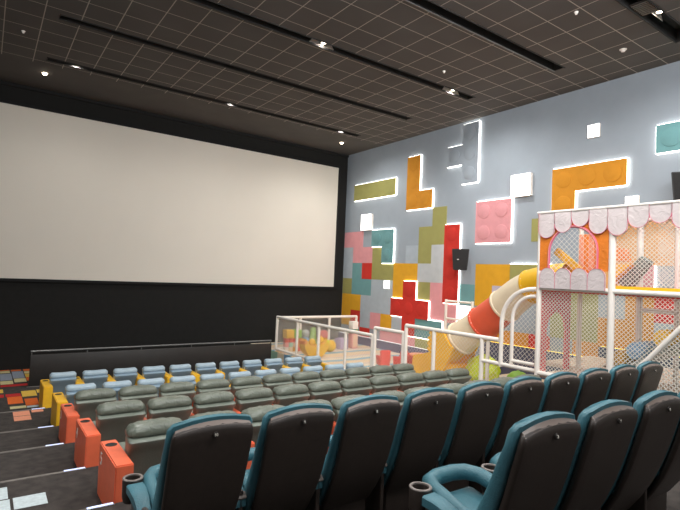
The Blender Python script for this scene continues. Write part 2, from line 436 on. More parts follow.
# ------------------------------------------------------------------ right wall: panels on a 0.58 m grid
def GY(i): return 15.63 - .578*i
def GZ(j): return .47 + .582*j
def edges(cells):
    S = set(cells); out = []
    for (i,j) in cells:
        y1, y0, z0, z1 = GY(i), GY(i+1), GZ(j), GZ(j+1)
        if (i-1,j) not in S: out.append(('y+', y1, z0, z1))
        if (i+1,j) not in S: out.append(('y-', y0, z0, z1))
        if (i,j-1) not in S: out.append(('z-', z0, y0, y1))
        if (i,j+1) not in S: out.append(('z+', z1, y0, y1))
    return out
def cells_mesh(b, cells, xf, xb, mi=0, inset=.003):
    for (i,j) in cells: quad(b, (xf,GY(i),GZ(j)),(xf,GY(i+1),GZ(j)),(xf,GY(i+1),GZ(j+1)),(xf,GY(i),GZ(j+1)), mi)
    for k, c, p, q in edges(cells):
        if k[0] == 'y': quad(b, (xf,c,p),(xb,c,p),(xb,c,q),(xf,c,q), mi)
        else: quad(b, (xf,p,c),(xb,p,c),(xb,q,c),(xf,q,c), mi)
    bmesh.ops.remove_doubles(b, verts=b.verts, dist=.0005)

FLAT = [
 ('w_pink',[(0,1),(1,1),(1,0),(2,0)],'flat pink zigzag wall panel in the far corner, beside the screen'),
 ('w_bluegrey',[(0,0),(0,-1)],'tall blue grey wall panel in the far corner under the pink zigzag'),
 ('w_olive',[(0,-2)],'small olive wall square in the far corner above the yellow one'),
 ('w_teal',[(1,-1),(1,-2),(2,-2)],'flat teal L shaped wall panel near the far corner'),
 ('w_red',[(2,-1)],'single flat red wall square above the teal L'),
 ('w_olive',[(3,0),(3,-1),(4,-1)],'flat olive L shaped wall panel under the lit teal one'),
 ('w_yellow',[(0,-3),(1,-3),(0,-4)],'flat yellow L shaped wall panel low in the far corner'),
 ('w_red',[(1,-4),(2,-5)],'dark red stepped wall panel low in the far corner, behind the fence'),
 ('w_bluegrey',[(2,-3),(3,-2),(3,-3),(4,-2),(4,-3),(2,-4)],'large blue grey wall panel left of the red cross'),
 ('w_pink',[(3,-4)],'single pink wall square beside a yellow one, low on the wall'),
 ('w_yellow',[(4,-4)],'single yellow wall square left of the red cross, beside a pink one'),
 ('w_yellow',[(5,-1),(6,-1),(5,-2)],'flat yellow L shaped wall panel wrapping the top of the red cross'),
 ('w_olive',[(7,-2)],'single olive wall square at the upper right of the red cross'),
 ('w_pink',[(8,-2),(8,-3),(9,-3)],'flat pink L shaped wall panel between the red cross and tall red brick'),
 ('w_olive',[(8,2),(8,1),(7,1),(7,0)],'flat olive zigzag wall panel under the orange L shaped brick'),
 ('w_bluegrey',[(6,0)],'pale blue grey wall square left of the olive zigzag'),
 ('w_palegrey',[(8,0),(8,-1),(7,-1)],'pale grey L shaped wall panel under the olive zigzag'),
 ('w_teal',[(10,-2)],'small teal wall square right of the tall red brick, under the loudspeaker'),
 ('w_yellow',[(11,-1),(12,-1),(11,-2)],'flat yellow L shaped wall panel behind the tube slide'),
 ('w_lav',[(12,-2)],'lavender grey wall square partly behind the tube slide'),
 ('w_olive',[(14,1)],'olive wall square peeking out left of the play tower roof'),
 ('w_pink',[(4,-5),(5,-5),(6,-5)],'long low pink wall panel just above the lit ledge'),
 ('w_olive',[(7,-5),(8,-5)],'low olive wall panel right under the lit teal bar'),
 ('w_bluegrey',[(5,-4)],'small blue grey wall square under the left arm of the red cross'),
 ('w_orange',[(12,-4),(13,-4)],'low orange wall panel seen under the tube slide'),
 ('w_red',[(14,-4)],'small red wall square seen through the arch beside the tower'),
 ('w_olive',[(15,-2),(15,-3),(16,-2),(16,-3),(15,-1)],'olive green wall panel seen through the lower tower net'),
 ('w_orange',[(17,-3),(18,-2),(18,-3),(16,-4),(17,-4)],'orange wall panel behind the lower right tower net'),
 ('w_peach',[(17,0),(17,1),(18,0),(18,1),(19,0),(19,1),(17,-1)],'large peach wall panel behind the upper tower net at right'),
 ('w_bluegrey',[(17,-2)],'blue grey wall square set into the orange panel behind the net'),
 ('w_red',[(19,-2),(20,-2)],'red wall panel at the right edge behind the tower net'),
 ('w_bluegrey',[(19,-3),(20,-3)],'blue grey wall panel at the right edge under the red one'),
]
for m, cells, lb in FLAT:
    b = B(); cells_mesh(b, cells, XW-.014, XW)
    o = obj('wall_panel', b, M[m], flat=True); tag(o, lb, 'wall panel')

def brick(m, cells, label, studs=True, depth=.085, led='all', leds=None, name='brick_panel', zmin=None):
    t = thing(name, label, 'wall panel', (XW, GY(cells[0][0])-.289, GZ(cells[0][1])))
    oy, oz = t.location.y, t.location.z
    b = B(); cells_mesh(b, cells, XW-depth, XW-.02)
    bmesh.ops.translate(b, verts=b.verts, vec=(-XW,-oy,-oz)); obj('board', b, M[m], t, flat=True)
    if studs:
        for (i,j) in cells:
            cy, cz = (GY(i)+GY(i+1))/2-oy, (GZ(j)+GZ(j+1))/2-oz
            b = B(); r = .19
            rings = [[(-xx, cy+rr*math.cos(2*PI*k/28), cz+rr*math.sin(2*PI*k/28)) for k in range(28)] for rr, xx in ((r+.008,depth-.002),(r+.008,depth+.009),(r,depth+.012))]
            loft(b, rings); obj('stud', b, M[m], t)
    b = B(); w = .019
    for k, c, p, q in edges(cells):
        if leds and not leds(k, c, p, q): continue
        if k[0] == 'y':
            s = w/2 if k[1] == '+' else -w/2
            rbox(b, (-.03, c+s-oy, (p+q)/2-oz), (.035, w, q-p+2*w*0), 0)
        else:
            s = w/2 if k[1] == '+' else -w/2
            rbox(b, (-.03, (p+q)/2-oy, c+s-oz), (.035, q-p, w), 0)
    if len(b.verts): 
        o = obj('light_strip', b, M['led'], t, flat=True); o['label'] = 'glowing white light strip'
    else: b.free()
    return t
brick('w_olive',[(1,4),(2,4),(3,4),(4,4)],'raised olive bar with glowing edges, high beside the screen', studs=False)
brick('w_teal',[(3,1),(4,1),(4,0)],'raised teal corner brick with glowing edges, beside a white light box')
brick('w_orange',[(6,5),(6,4),(6,3),(7,3)],'raised orange L shaped brick with glowing edges, high on the wall')
brick('wall_grey',[(10,6),(10,5),(10,4),(9,5)],'raised grey T shaped brick with glowing edges, touching the ceiling')
brick('w_red',[(9,1),(9,0),(9,-1),(9,-2)],'tall raised red brick with glowing edge, left of the loudspeaker')
brick('w_red',[(6,-2),(6,-3),(6,-4),(5,-3),(7,-3)],'raised red cross shaped brick with glowing outline')
brick('w_pink',[(11,1),(12,1),(11,2),(12,2)],'raised pink square brick with four round studs')
brick('w_orange',[(15,3),(16,3),(17,3),(15,2)],'raised orange hook shaped brick with glowing edges, above the play tower')
brick('w_teal',[(19,4),(20,4),(21,4)],'raised teal brick with glowing edges at the upper right edge')
brick('w_teal',[(7,-4),(8,-4)],'raised teal bar at the lower right of the red cross', studs=False, depth=.05)
brick('w_olive',[(13,-1),(14,-1)],'raised olive bar with glowing top, just left of the tower', studs=False, depth=.05, leds=lambda k,c,p,q: k in('z+','y-'))
brick('w_pink',[(18,-1)],'raised pink brick with glowing right edge, seen through the upper tower net', studs=False, depth=.06, leds=lambda k,c,p,q: k=='y-')

def light_box(y0,y1,z0,z1,label,depth=.12):
    t = thing('light_box', label, 'wall light', (XW,(y0+y1)/2,(z0+z1)/2))
    box('lit_front', (-depth,0,0), (.012,y1-y0-.01,z1-z0-.01), M['led_box'], t, 0)
    box('box_frame', (-depth/2+.002,0,0), (depth-.012,y1-y0,z1-z0), M['white_plastic'], t, .004)
light_box(GY(3)+.03,GY(2)+.03,GZ(2)+.02,GZ(3)+.02,'glowing white square light box nearest the screen, above the teal corner brick')
light_box(GY(14),GY(13),GZ(3)+.01,GZ(4)+.01,'glowing white square light box at the corner of the pink stud brick')
light_box(GY(11)+.04,GY(10)+.04,GZ(-3),GZ(-2)-.03,'glowing white square light box low on the wall behind the slide', .05)
light_box(12.88,13.16,-.40,-.12,'small glowing white square light left of the red cross', .05)
light_box(5.84,6.12,3.41,3.71,'small glowing white square light highest on the right wall', .06)
light_box(4.97,5.25,1.68,1.96,'small glowing white square light above the striped tower roof', .06)

# padded dado with a lit ledge, stepping up towards the viewer
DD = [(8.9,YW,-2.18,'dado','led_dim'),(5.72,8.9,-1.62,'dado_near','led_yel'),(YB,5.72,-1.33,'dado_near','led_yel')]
for k, (y0,y1,zt_,m,lm) in enumerate(DD):
    b = B(); rbox(b, (XW-.06,(y0+y1)/2,(zt_-2.9)/2), (.12,y1-y0,zt_+2.9), 0); tr = struct('trim_%d'%(30+k), b, M[m])
    b = B(); rbox(b, (XW-.06,(y0+y1)/2,zt_+.004), (.02,y1-y0,.008), 0); obj('ledge_light', b, M[lm], tr, flat=True)
# platform
b = B()
quad(b, (XE,YB,ZP),(XW,YB,ZP),(XW,YW,ZP),(XE,YW,ZP))
struct('floor_platform', b, M['play_floor'])
b = B()
for k in range(40):
    y0 = -1 + k*.42
    if y0 > 14.1: break
    quad(b, (XE,y0,-2.95),(XE,y0+.42,-2.95),(XE,y0+.42,ZP),(XE,y0,ZP), k%3)
quad(b, (XE,14.12,-2.95),(XW,14.12,-2.95),(XW,14.12,ZP),(XE,14.12,ZP), 0)
struct('trim_40', b, [M['f_blue'],M['f_cream'],M['f_mint']])
b = B(); rbox(b, (10.35,2.7,-1.64),(1.6,6.2,.04),0); struct('floor_turf', b, M['turf'])

def loudspeaker(loc, rz, rx, label, s=1):
    t = thing('loudspeaker', label, 'speaker', loc, rz)
    b = B()
    prof = [(-.20,-.30),(.20,-.30),(.25,.30),(-.25,.30)]
    rings = []
    for y, k in ((0,.72),(-.22,1)):
        rings.append([(x*k*s, y*s, z*s) for x, z in prof])
    loft(b, rings); bmesh.ops.bevel(b, geom=list(b.edges), offset=.012, segments=2, affect='EDGES'); o = obj('cabinet', b, M['speaker'], t)
    b = B(); loft(b, [[(x*.9*s,-.222*s,z*.92*s) for x,z in prof],[(x*.88*s,-.232*s,z*.9*s) for x,z in prof]]); obj('grille', b, M['grille'], t)
    b = B(); rbox(b, (-.06*s,-.234*s,.0),(.05*s,.006,.022*s),0); obj('badge', b, M['white_plastic'], t)
    b = B(); rbox(b, (0,.05*s,0),(.08*s,.16*s,.1*s),.005,1); obj('bracket', b, M['speaker'], t)
    return t
loudspeaker((11.08,9.62,.58), math.radians(-62), 0, 'black wall loudspeaker on the bracket right of the tall red brick')
loudspeaker((11.08,4.08,1.98), math.radians(-62), 0, 'black wall loudspeaker at the right edge above the tower roof')

# ------------------------------------------------------------------ teal theatre seats (rows A and B)
SPROF = [(.30,.20),(.235,.30),(.17,.42),(.115,.56),(.07,.70),(.035,.83),(.008,.94),(.0,.985),(.006,1.018),(.030,1.036)]
PROF = [(.30,.20),(.235,.30),(.17,.42),(.115,.56),(.07,.70),(.035,.83),(.008,.94),(-.004,1.0),(-.010,1.035)]
def rr_ring(y, z, ny, nz, hw, t, rc, drop, off=0, seg=3):
    pts = []
    for cx, cn, a0 in ((hw-rc, t-rc, 0),(-(hw-rc), t-rc, PI/2),(-(hw-rc), rc, PI),(hw-rc, rc, 1.5*PI)):
        for k in range(seg+1):
            a = a0 + PI/2*k/seg
            pts.append((cx+rc*math.cos(a), cn+rc*math.sin(a)))
    # extra points along the back and front for the arch of the top
    full = []
    for p, q in zip(pts, pts[1:]+pts[:1]):
        full.append(p)
        if abs(p[0]-q[0]) > hw:
            for f in (.2,.4,.6,.8): full.append((p[0]+(q[0]-p[0])*f, p[1]+(q[1]-p[1])*f))
    return [(x, y+ny*(n+off), z+nz*(n+off)-drop*(x/hw)**2*.99) for x, n in full]
def back_loft(b, prof, hws, ts, off, drop, rc=.02, top_extra=0, mi=0):
    rings = []
    for k, (y,z) in enumerate(prof):
        a = prof[max(k-1,0)]; c = prof[min(k+1,len(prof)-1)]
        d = Vector((0, c[0]-a[0], c[1]-a[1])).normalized(); ny, nz = d.z, -d.y
        if k > 5: nz *= .3
        u = max(0, (z-.7)/.33)
        rings.append(rr_ring(y, z+(top_extra if k >= len(prof)-2 else 0), ny, nz, hws[k], ts[k], min(rc, ts[k]/2.2), drop*u**2, off))
    loft(b, rings, True, mi)

def theatre_seat(label, num):
    t = thing('theatre_seat', label, 'cinema seat')
    b = B(); back_loft(b, SPROF, [.215,.228,.238,.245,.248,.250,.250,.247,.240,.222], [.04]*8+[.035,.03], 0, .03, .018)
    sh = obj('back_shell', b, M['shell'], t, ang=50)
    # the chamfer along the top of the shell, coloured lighter for the overhead light it catches
    b = B(); A_ = []; C_ = []
    for k in range(15):
        u = -1+2*k/14; x = .236*u
        d = .03*u*u
        A_.append((x, .0085-.004, 1.016-d)); C_.append((x*.955, .033-.004, 1.038-d))
    loft(b, [[a, c, (c[0],c[1]+.006,c[2]-.004), (a[0],a[1]+.006,a[2]-.004)] for a, c in zip(A_, C_)])
    obj('shell_rim_highlight', b, M['shell_rim_highlight'], sh)
    b = B()
    prof2 = [(y,z) for y,z in PROF]
    back_loft(b, prof2, [.240,.252,.260,.264,.266,.266,.265,.260,.240], [.11,.12,.11,.095,.08,.07,.062,.055,.045], .042, .03, .03, .022)
    obj('backrest', b, M['teal'], t, ang=60)
    b = B(); rbox(b, (0,.46,.37),(.42,.46,.10),.04,3,(math.radians(10),0,0)); obj('seat', b, M['teal'], t)
    b = B(); U = [(-.205,.20,.44),(-.208,.34,.485),(-.208,.48,.515),(-.195,.60,.535),(-.15,.67,.54),(-.07,.70,.54),(.07,.70,.54),(.15,.67,.54),(.195,.60,.535),(.208,.48,.515),(.208,.34,.485),(.205,.20,.44)]
    tube(b, U, [.03,.04,.044,.045,.046,.046,.046,.046,.045,.044,.04,.03], 12)
    obj('seat_rim', b, M['teal'], t, ang=80)
    b = B(); rbox(b, (0,.42,.17),(.40,.22,.34),.02,2); obj('base', b, M['shell'], t)
    b = B(); rbox(b, (-.2945,.40,.25),(.036,.30,.49),.010,2); obj('leg', b, M['shell'], t)
    b = B(); rings = []
    for y, z, hw, h in ((.25,.44,.034,.05),(.30,.49,.038,.055),(.38,.535,.044,.055),(.46,.55,.05,.05),(.535,.553,.052,.05)):
        rings.append([(-.2945-hw,y,z-h),(-.2945+hw,y,z-h),(-.2945+hw,y,z-.008),(-.2945+hw-.01,y,z),(-.2945-hw+.01,y,z),(-.2945-hw,y,z-.008)])
    loft(b, rings); arm = obj('armrest', b, M['teal'], t, ang=50)
    b = B(); rbox(b, (-.2945,.26,.46),(.074,.05,.02),.008,2,(math.radians(42),0,0)); rbox(b, (-.2945,.275,.45),(.066,.05,.03),.008,2,(math.radians(42),0,0)); c = obj('arm_cap', b, M['cup'], arm); c['label'] = 'grey plastic arm end cap'
    b = B(); lathe(b, [(.052,.42),(.06,.45),(.062,.555),(.060,.562),(.048,.562),(.046,.555),(.044,.46),(.01,.458)], (-.2945,.60,0), 22); cu = obj('cup_holder', b, M['shell'], arm)
    b = B(); lathe(b, [(.046,.561),(.062,.561),(.063,.566),(.060,.570),(.048,.570),(.046,.566),(.046,.561)], (-.2945,.60,0), 22, cap=False)
    obj('cup_ring', b, M['cup'], arm)
    b = B(); mt = Matrix.Translation((0,-.006,.965)) @ Euler((PI/2-.09,0,0)).to_matrix().to_4x4()
    tb = B(); lathe(tb, [(.016,-.003),(.016,.003),(.015,.005)], n=18); tb.verts.index_update(); merge(b, tb, mt)
    bd = obj('number_badge', b, M['badge'], t)
    text_mesh('badge_number', num, .024, M['badge_num'], Matrix.Translation((0,-.0135,.965)) @ Euler((PI/2-.09,0,0)).to_matrix().to_4x4(), bd)
    return t

ORD = ['first','second','third','fourth','fifth','sixth','seventh','eighth','ninth','tenth','eleventh']
def swap_number(root, num):
    for ch in list(root.children):
        if ch.name.startswith('number_badge'):
            for g in list(ch.children):
                bpy.data.objects.remove(g)
            text_mesh('badge_number', num, .024, M['badge_num'], Matrix.Translation((0,-.0135,.965)) @ Euler((PI/2-.09,0,0)).to_matrix().to_4x4(), ch)
proto = None
yA, zA = ROWS['A']
for k in range(10):
    lb = 'dark backed teal seat with badge %d, %s from the aisle in the full row' % (10-k, ORD[k])
    loc = (1.147+.589*k, yA-.027*.589*k, zA)
    if proto is None: proto = theatre_seat(lb, '10'); proto.location = loc; proto['group'] = 'teal seats of the full row'
    else: r = dup(proto, loc, lb); swap_number(r, str(10-k))
yB, zB = ROWS['B']
for k in range(4):
    lb = 'large dark backed teal seat, %s from left in the closest short row' % ORD[k]
    r = dup(proto, (2.30+.585*k, yB-.027*.585*k, zB), lb, 'teal seats of the nearest row'); swap_number(r, str(8-k))

# ------------------------------------------------------------------ olive recliners and pale blue children's seats
def recliner(label, kind):
    olive = kind == 'olive'
    t = thing('recliner' if olive else 'child_recliner', label, 'recliner seat')
    S = dict(olive=(.262,.234,.605,.125,.21), blue=(.222,.205,.56,.115,.15))[kind]
    hw, lw, zl, hh, ht = S
    mb, mh = (M['olive'],M['olive_head']) if olive else (M['blue'],M['blue_head'])
    prof = [(.20,.07),(.15,.18),(.09,.34),(.03,zl-.075),(-.012,zl-.028),(-.018,zl-.004),(-.004,zl+.012)]
    hws = [lw-.02,lw-.01,lw+.004,hw-.008,hw-.002,hw-.002,hw-.012]
    ths = [.14,.15,.16,.17,.19,.19,.16]
    rings = []
    for (y,z), w, th in zip(prof, hws, ths):
        rings.append(rr_ring(y, z, 1, .25, w, th, .028, 0))
    b = B(); loft(b, rings); obj('backrest', b, mb, t, ang=45)
    # headrest pillow: fat rounded roll, higher at the middle
    b = B(); rings = []
    N = 15
    for i in range(N):
        u = -1+2*i/(N-1); x = u*hw
        e = max(.0, 1-abs(u)**9)**.5
        ring = []
        for k in range(18):
            a = 2*PI*k/18; ca, sa = math.cos(a), math.sin(a)
            yy = math.copysign(abs(ca)**.7, ca)*ht*.5*(.62+.38*e); zz = math.copysign(abs(sa)**.75, sa)*hh*.5*(.45+.55*e)*(1.18 if sa > 0 else .55)
            arch = (.02*(1-u*u) if olive else -.012*(1-u*u)+.01)
            wr = (.004*math.sin(x*60+k*1.3)*(1 if sa > -.2 else 0)) if olive else 0
            ring.append((x, .118+yy+zz*.05, zl+.051+zz+(arch if sa > 0 else 0)+wr))
        rings.append(ring)
    loft(b, rings); obj('headrest', b, mh, t, ang=70)
    b = B(); rbox(b, (0,.50,.28),(lw*2-.02,.55,.18),.05,3,(math.radians(4),0,0)); obj('seat', b, mb, t)
    b = B(); rbox(b, (0,.42,.10),(lw*2-.06,.5,.20),.015,2); obj('base', b, M['shell'], t)
    if not olive:
        for s in (-1,1):
            b = B(); tube(b, [(s*(hw-.004),.03,zl-.02),(s*(lw+.002),.10,.36),(s*(lw-.006),.18,.12)], .007, 6); obj('piping', b, M['f_cream'], t)
    return t

def console(label, m, w, num=None):
    t = thing('armrest_console', label, 'armrest')
    b = B()
    # side profile (y,z): rear face leans inward towards the floor
    prof = [(-.18,.0),(.53,0),(.545,.49),(-.175,.49)]
    prism(b, prof, (-w/2,0,0), (0,1,0), (0,0,1), (w,0,0))
    bmesh.ops.bevel(b, geom=list(b.edges), offset=.010, segments=2, affect='EDGES')
    body = obj('console_body', b, m, t, ang=35)
    b = B(); n_ = 20; r = min(.05, w*.36)
    # the cup hole: flat dark disc painting its shaded inside, lip just proud of the top
    lathe(b, [(r,.487),(r*1.06,.4925),(r*.98,.494),(r*.9,.4915),(r*.88,.4912),(.002,.491)], (0,.40,0), n_)
    obj('cup_hole', b, M['hole'], t)
    if num:
        text_mesh('row_number', num, .17, M['white_num'], Matrix.Translation((-w/2-.002,.42,.36)) @ Matrix.Rotation(-PI/2,4,'Z') @ Matrix.Rotation(PI/2,4,'X'), body)
    return t

ROWN = {'C1':'nearest olive row','C2':'middle olive row','C3':'farthest olive row','D1':'second blue row from the screen','D2':'blue row nearest the screen'}
NUMS = {'C1':'5','C2':'4','C3':'3','D1':None,'D2':None}
protos = {}
for rk, (x0, sp) in dict(C1=(1.405,.564), C2=(1.405,.566), C3=(1.380,.570), D1=(1.39,.552), D2=(1.337,.556)).items():
    y, z = ROWS[rk]; tl = .027 if rk[0] == 'C' else .018; kind = 'olive' if rk[0] == 'C' else 'blue'
    for k in range(11):
        if kind == 'olive': lb = 'olive leather recliner with wrinkled headrest, %s from the aisle in the %s' % (ORD[k], ROWN[rk])
        else: lb = 'pale blue child recliner, %s from the aisle in the %s' % (ORD[k], ROWN[rk])
        loc = (x0+sp*k, y-tl*sp*k, z)
        if kind not in protos: protos[kind] = recliner(lb, kind); protos[kind].location = loc; protos[kind]['group'] = 'seats in the '+ROWN[rk]
        else: dup(protos[kind], loc, lb, 'seats in the '+ROWN[rk])
    m = M['orange'] if kind == 'olive' else M['yellow']
    cn = 'red' if kind == 'olive' else 'yellow'
    off = -.02 if kind == 'olive' else -.03
    # aisle end console, then slim ones between the seats
    wE = .15
    t = console('broad %s armrest console at the aisle end of the %s' % (cn, ROWN[rk]), m, wE, NUMS[rk]); t.location = ((1.03 if rk == 'D1' else 1.0)+wE/2, y+off, z)
    pk = 'slim'+kind
    ws = .564-2*(.234 if kind == 'olive' else .208)-.004
    for k in range(11 if rk == 'D2' else 10):
        lb = 'slim %s armrest between %s and %s seats from aisle, %s' % (cn, ORD[k], ORD[min(k+1,10)], ROWN[rk])
        if k == 10: lb = 'slim %s armrest at the far right end of the %s' % (cn, ROWN[rk])
        loc = (x0+sp*(k+.5), y-tl*sp*(k+.5)+off+.03, z)
        if rk+'skip' in protos and k in protos[rk+'skip']: continue
        if pk+rk[0] not in protos: protos[pk+rk[0]] = console(lb, m, ws); protos[pk+rk[0]].location = loc; protos[pk+rk[0]]['group'] = 'slim armrests of the '+ROWN[rk]
        else: dup(protos[pk+rk[0]], loc, lb, 'slim armrests of the '+ROWN[rk])

# ------------------------------------------------------------------ play area: fences
FX = 7.58
def fence(label, a, b_, zt_, zb_, posts, axis='y', bottom=True, drop=None):
    """axis y: runs from y=a to y=b_ at x=FX ; axis x: runs along x at y=14.02"""
    P = (lambda s, z: (FX, s, z)) if axis == 'y' else (lambda s, z: (s, 14.02, z))
    o = P((a+b_)/2, zb_)
    t = thing('safety_fence', label, 'fence', o)
    Q = lambda s, z: tuple(Vector(P(s,z))-Vector(o))
    r = .042
    lo, hi = min(a,b_), max(a,b_)
    pipe('top_rail', [Q(lo,zt_),Q(hi,zt_)], r, M['pipe'], t)
    if bottom: pipe('bottom_rail', [Q(lo,zb_+.06),Q(hi,zb_+.06)], r*.9, M['pipe'], t)
    for s in posts: pipe('post', [Q(s,(zb_ if drop is None else drop)),Q(s,zt_+.01)], r, M['pipe'], t)
    b = B(); u = (0,1,0) if axis == 'y' else (1,0,0)
    net(b, Q(0,0) if False else tuple(Vector(P(0,0))-Vector(o)), u, (0,0,1), rect(lo+.02,hi-.02,zb_+.08,zt_-.03))
    obj('net', b, M['net'], t, flat=True)
    return t
fence('long low white padded fence with net along the front of the play area', 9.22, 13.95, -1.40, ZP, [13.95,12.7,11.55,10.3,9.22])
fence('white padded fence with net at the back of the play area by the screen', 7.66, 10.75, -1.43, ZP, [8.47,9.61,10.75], 'x')
fence('short stepped white fence section between the long fence and the taller one', 8.16, 9.14, -1.21, ZP, [9.14,8.16])
fence('taller white fence section with rail running up to the arch', 5.66, 8.08, -1.04, ZP, [8.08,7.25,6.04], bottom=False)
t = thing('pipe_gate', 'free standing white pipe gate behind the fence, beside the slide', 'gate', (9.42,8.22,ZP))
for y in (-.40,.42): pipe('post', [(0,y,0),(0,y,1.97)], .035, M['pipe'], t)
for z in (1.93,1.5): pipe('crossbar', [(0,-.40,z),(0,.42,z)], .028, M['pipe'], t)
b = B(); net(b, (0,0,0), (0,1,0), (0,0,1), rect(-.38,.40,.05,1.48)); obj('net', b, M['net'], t, flat=True)

# arch at the tower
t = thing('pipe_arch', 'white padded double arch with net leaning against the play tower', 'frame', (FX,5.25,-1.5))
def arch_pts(y_out, z_top, y_in, r, zbot):
    pts = [(0,y_out-5.25,zbot+1.5),(0,y_out-5.25,z_top-r+1.5)]
    for k in range(1,9):
        a = PI/2*k/8; pts.append((0, y_out-r*(1-math.cos(a))-5.25, z_top-r+r*math.sin(a)+1.5))
    pts.append((0,y_in-5.25,z_top+1.5)); return pts
pipe('outer_arch', arch_pts(5.62,-.10,4.95,.62,-1.5), .038, M['pipe'], t, 12)
pipe('inner_arch', arch_pts(5.40,-.22,4.95,.42,-1.42), .032, M['pipe'], t, 12)
pipe('bottom_rail', [(0,.78,.04),(0,-.33,.04)], .036, M['pipe'], t)
pipe('crossbar', [(0,.15,.14),(0,-.3,.14)], .03, M['pipe'], t)
b = B(); net(b, (.02,0,0), (0,1,0), (0,0,1), [(-.3,.05),(.36,.05),(.36,.82),(.2,1.16),(-.1,1.36),(-.3,1.38)]); obj('net', b, M['net'], t, flat=True)

# ------------------------------------------------------------------ play tower
T0 = Vector((7.55,3.8,-1.5))
t = tower = thing('play_tower', 'two storey play tower with white scalloped awning, orange window and nets', 'play tower', tuple(T0))
def W(x,y,z): return (x-T0.x, y-T0.y, z-T0.z)
YT0, YT1 = 1.9, 4.88
XB = 8.82
for x, y, r, zt_ in ((7.55,4.88,.042,1.15),(7.55,3.70,.05,1.15),(7.55,1.95,.045,1.15),(XB,4.88,.042,1.15),(XB,3.87,.05,1.15),(XB,3.32,.04,1.15)):
    pipe('post', [W(x,y,-2.45),W(x,y,zt_)], r, M['pipe'], t, 12)
for pts in ([(7.55,YT1,-.07),(7.55,YT0,-.07)],[(XB,YT1,-.07),(XB,YT0,-.07)],[(7.55,YT1,-.07),(XB,YT1,-.07)],[(7.55,YT1,1.13),(7.55,YT0,1.13)],[(XB,YT1,1.13),(XB,YT0,1.13)],[(7.55,YT1,1.13),(XB,YT1,1.13)],[(7.55,YT1,-1.47),(7.55,YT0,-1.47)],[(XB,3.87,-.36),(XB,3.32,-.36)]):
    pipe('beam', [W(*p) for p in pts], .04, M['pipe'], t)
b = B(); rbox(b, W((7.6+9.4)/2,(YT0+YT1)/2,-1.51),(1.8,YT1-YT0,.06),.01,1); rbox(b, W((8.75+10.6)/2,(4.6+5.62)/2,-1.512),(1.85,1.02,.06),.01,1); rbox(b, W(10.0,4.2,-1.512),(1.2,1.2,.06),.01,1); o = obj('lower_deck', b, M['deck'], t)
b = B(); rbox(b, W((7.62+XB)/2,(YT0+YT1)/2,-.10),(XB-7.62,YT1-YT0,.06),.01,1); o = obj('upper_deck', b, M['f_red'], t); 
b = B(); rbox(b, W(7.60,(3.66+YT0)/2,-.012),(.05,3.66-YT0,.05),.012,2); obj('deck_edge', b, M['f_yellow'], t)
# awning: overlapping scallops
aw = B(); tr = B()
xs_ = 7.485
W_S = .2825
for k in range(10):
    yc = 4.87 - W_S*(k+.5); z1 = 1.17; r = W_S/2; z0 = 1.17-[.42,.34,.26,.385,.42,.32,.27,.36,.41,.31][k]+r*1.05
    poly = [(yc+r, z1),(yc+r, z0)] + [(yc+r*math.cos(a), z0-r*1.05*math.sin(a)) for a in [PI*q/14 for q in range(1,14)]] + [(yc-r, z0),(yc-r, z1)]
    prism(aw, poly, W(xs_-.004*(k%2),0,0) if False else Vector(W(0,0,0))+Vector((xs_-.006*(k%2),0,0)), (0,1,0), (0,0,1), (.014,0,0))
    tube(tr, [Vector(W(xs_-.012,p[0],p[1])) for p in poly], .0033, 6)
o = obj('awning', aw, M['awning'], t, flat=True); obj('awning_piping', tr, M['pink_trim'], o)
b = B(); tube(b, [W(7.49,4.9,1.175),W(7.49,YT0,1.175)], .022, 8); obj('awning_hem', b, M['pipe'], o)
# orange window cloth with an arched opening
YC, RA, ZS, ZB, ZT = 4.295, .395, .52, .22, 1.16
def arch_z(y):
    d = (y-YC)/RA
    return ZS + .40*math.sqrt(max(0,1-d*d))
b = B(); xw = 7.51
q = lambda y0,z0,y1,z1: None
def plate(b, ya, yb, za0, za1, zb0, zb1):
    P = [W(xw,ya,za0),W(xw,yb,zb0),W(xw,yb,zb1),W(xw,ya,za1)]; Q = [(p[0]+.012,p[1],p[2]) for p in P]
    for f in (P, Q[::-1]): quad(b, *f)
    for i in range(4): quad(b, P[i],Q[i],Q[(i+1)%4],P[(i+1)%4])
plate(b, 4.86, YC+RA, ZB, ZT, ZB, ZT); plate(b, YC-RA, 3.74, ZB, ZT, ZB, ZT)
for k in range(20):
    ya, yb = YC+RA-2*RA*k/20, YC+RA-2*RA*(k+1)/20
    plate(b, ya, yb, arch_z(ya), ZT, arch_z(yb), ZT)
bmesh.ops.remove_doubles(b, verts=b.verts, dist=.0004)
wp = obj('window_cloth', b, M['awn_orange'], t, flat=True)
apts = [(YC+RA,ZB)]+[(YC+RA*math.cos(PI*k/20), ZS+.40*math.sin(PI*k/20)) for k in range(21)]+[(YC-RA,ZB)]
b = B(); tube(b, [W(xw-.006,y,z) for y,z in apts], .02, 8); obj('window_trim', b, M['pink_trim'], wp)
b = B(); tube(b, [W(xw-.020,y,z) for y,z in apts], .007, 8); o = obj('inner_trim', b, M['f_pink'], wp)
b = B(); net(b, W(7.53,0,0), (0,1,0), (0,0,1), [(3.92,ZB)]+[(4.67,ZB)]+[(YC+.375*math.cos(PI*k/10), ZS+.38*math.sin(PI*k/10)) for k in range(11)]); obj('window_net', b, M['net'], wp, flat=True)
